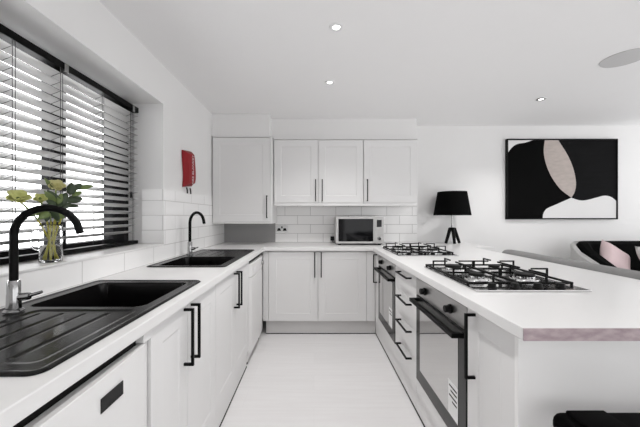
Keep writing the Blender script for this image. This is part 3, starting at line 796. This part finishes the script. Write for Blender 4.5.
# ------------------------------------------------------------------ seating beyond the peninsula
def rounded(x0, x1, y0, y1, z0, z1, name, m, parent, bev):
    return MB().box(x0, x1, y0, y1, z0, z1).build(name, m, parent, bevel=bev, seg=4, smooth=True)
sf = thing('grey_sofa', 'grey fabric sofa with its back against the peninsula', 'sofa', (2.1, 1.6, 0))
rounded(1.665, 1.80, .55, 2.66, .05, .935, 'backrest', M['grey'], sf, .05)
rounded(1.80, 2.50, .55, 2.66, .06, .32, 'base', M['grey'], sf, .03)
rounded(1.81, 2.50, .78, 1.60, .325, .46, 'seat_cushion', M['grey'], sf, .04)
rounded(1.81, 2.50, 1.61, 2.43, .325, .46, 'seat_cushion', M['grey'], sf, .04)
rounded(1.805, 2.50, .55, .76, .325, .62, 'armrest', M['grey'], sf, .05)
rounded(1.805, 2.50, 2.45, 2.66, .325, .62, 'armrest', M['grey'], sf, .05)
for x in (1.72, 2.45):
    for y in (.62, 2.58): MB().lathe([(.02, 0), (.025, .062)], (x, y, 0), 14).build('leg', M['black'], sf)

tb = thing('tub_sofa', 'black-lined grey sofa in front of the wall under the picture', 'sofa', (3.5, 3.1, 0))
# curved shell: outside grey, inside black
def shell(xa, xb, yb, yf, zt, th, m, name, rad=.28, low=.70):
    b = MB(); path = []
    path.append((xa, yf)); 
    for k in range(9):
        t = PI - k / 8 * PI / 2; path.append((xa + rad + rad * math.cos(t), yb - rad + rad * math.sin(t)))
    for k in range(9):
        t = PI / 2 - k / 8 * PI / 2; path.append((xb - rad + rad * math.cos(t), yb - rad + rad * math.sin(t)))
    path.append((xb, yf)); n = len(path); O, I = [], []
    for i, (x, y) in enumerate(path):
        a = Vector(path[max(i - 1, 0)]); c = Vector(path[min(i + 1, n - 1)]); d = (c - a).normalized(); nn = Vector((d.y, -d.x))
        z = zt - .32 * sstep(yb - .12, yb - .50, y) if False else zt - .34 * sstep(.10, .62, yb - y)
        O.append([b.v((x, y, .06)), b.v((x, y, z - .03)), b.v((x + nn.x * .025, y + nn.y * .025, z))])
        I.append([b.v((x + nn.x * th, y + nn.y * th, .06)), b.v((x + nn.x * th, y + nn.y * th, z - .03)), b.v((x + nn.x * (th - .025), y + nn.y * (th - .025), z))])
    for i in range(n - 1):
        for A in (O, I):
            for k in range(2): b.f([A[i][k], A[i + 1][k], A[i + 1][k + 1], A[i][k + 1]])
        b.f([O[i][2], O[i + 1][2], I[i + 1][2], I[i][2]]); b.f([O[i][0], I[i][0], I[i + 1][0], O[i + 1][0]])
    for i in (0, n - 1):
        b.f([O[i][0], O[i][1], O[i][2], I[i][2], I[i][1], I[i][0]])
    return b.build(name, m, tb, smooth='auto')
shell(2.82, 4.60, 3.42, 2.62, .942, .04, M['pale'], 'shell')
shell(2.862, 4.558, 3.375, 2.66, .950, .11, M['bfab'], 'back_lining', rad=.25)
rounded(2.99, 4.43, 2.66, 3.245, .08, .40, 'seat_base', M['bfab'], tb, .03)
rounded(2.99, 3.655, 2.64, 3.24, .405, .55, 'seat_cushion', M['bfab'], tb, .05)
rounded(3.665, 4.43, 2.64, 3.24, .405, .55, 'seat_cushion', M['bfab'], tb, .05)
for x in (2.95, 4.47):
    for y in (2.68, 3.27): MB().lathe([(.02, 0), (.02, .0595)], (x, y, 0), 12).build('leg', M['black'], tb)
pk = tag(MB().pillow((3.12, 3.06, .765), (.84, 0, -.54), (.45, .42, .78), (.25, -.85, .32), .33, .34, .13).build('pink_cushion', M['pink'], None, origin=(3.13, 3.06, .53), smooth=True),
         'pale pink cushion propped against the black sofa back', 'cushion')
wc = tag(MB().pillow((3.44, 2.90, .745), (1, .1, 0), (-.1, .35, .9), (.05, -.9, .35), .42, .40, .16).build('fleece_cushion', M['fluff'], None, origin=(3.44, 2.90, .556), smooth=True),
         'white fleecy cushion at the right edge of the black sofa', 'cushion')

# ------------------------------------------------------------------ black bar stool at the peninsula's end
st = thing('bar_stool', 'black padded stool at the near end of the peninsula', 'stool', (.89, .68, 0))
rounded(.672, 1.12, .50, .85, .608, .680, 'seat', M['leather'], st, .03)
rounded(.705, .815, .72, .83, .675, .688, 'seat_tab', M['leather'], st, .006)
for (x, y) in ((.72, .54), (1.07, .54), (.72, .80), (1.07, .80)):
    MB().tube([(x, y, .61), (x + (.02 if x > .9 else -.02), y + (.02 if y > .7 else -.02), 0)], [.014, .011], 12).build('leg', M['black'], st, smooth='auto')
MB().tube([(.709, .529, .26), (1.081, .529, .26), (1.081, .811, .26), (.709, .811, .26)], .009, 10, closed=True).build('foot_rail', M['black'], st, smooth='auto')

# ------------------------------------------------------------------ daylight, camera, view
w = bpy.data.worlds.new('daylight'); SC.world = w; w.use_nodes = True
nt = w.node_tree; bg = nt.nodes['Background']; bg.inputs['Color'].default_value = (.985, .99, 1, 1)
# sky, turned up on the window's side to add light in the recess
tcw = nt.nodes.new('ShaderNodeTexCoord'); dotn = nt.nodes.new('ShaderNodeVectorMath'); dotn.operation = 'DOT_PRODUCT'; dotn.inputs[1].default_value = (-1, 0, 0)
mr = nt.nodes.new('ShaderNodeMapRange'); mr.interpolation_type = 'SMOOTHSTEP'
for k, v in (('From Min', .1), ('From Max', .85), ('To Min', 1.88), ('To Max', 4.6)): mr.inputs[k].default_value = v
nt.links.new(tcw.outputs['Generated'], dotn.inputs[0]); nt.links.new(dotn.outputs['Value'], mr.inputs['Value']); nt.links.new(mr.outputs['Result'], bg.inputs['Strength'])

cam = bpy.data.cameras.new('camera'); co = bpy.data.objects.new('camera', cam); COL.objects.link(co)
cam.sensor_width = 36; cam.lens = 295 / 640 * 36; cam.clip_start = .02
cam.shift_x = 6 / 640; cam.shift_y = 2.5 / 640
co.location = (0, 0, EYE); co.rotation_euler = (PI / 2, 0, 0)
SC.camera = co
vs = SC.view_settings; vs.view_transform = 'Standard'; vs.look = 'None'; vs.gamma = 1; vs.use_curve_mapping = False; vs.exposure = 0.12
try:
    SC.cycles.use_denoising = True; SC.cycles.max_bounces = 14; SC.cycles.diffuse_bounces = 8; SC.cycles.transmission_bounces = 10; SC.cycles.caustics_refractive = True
except Exception: pass
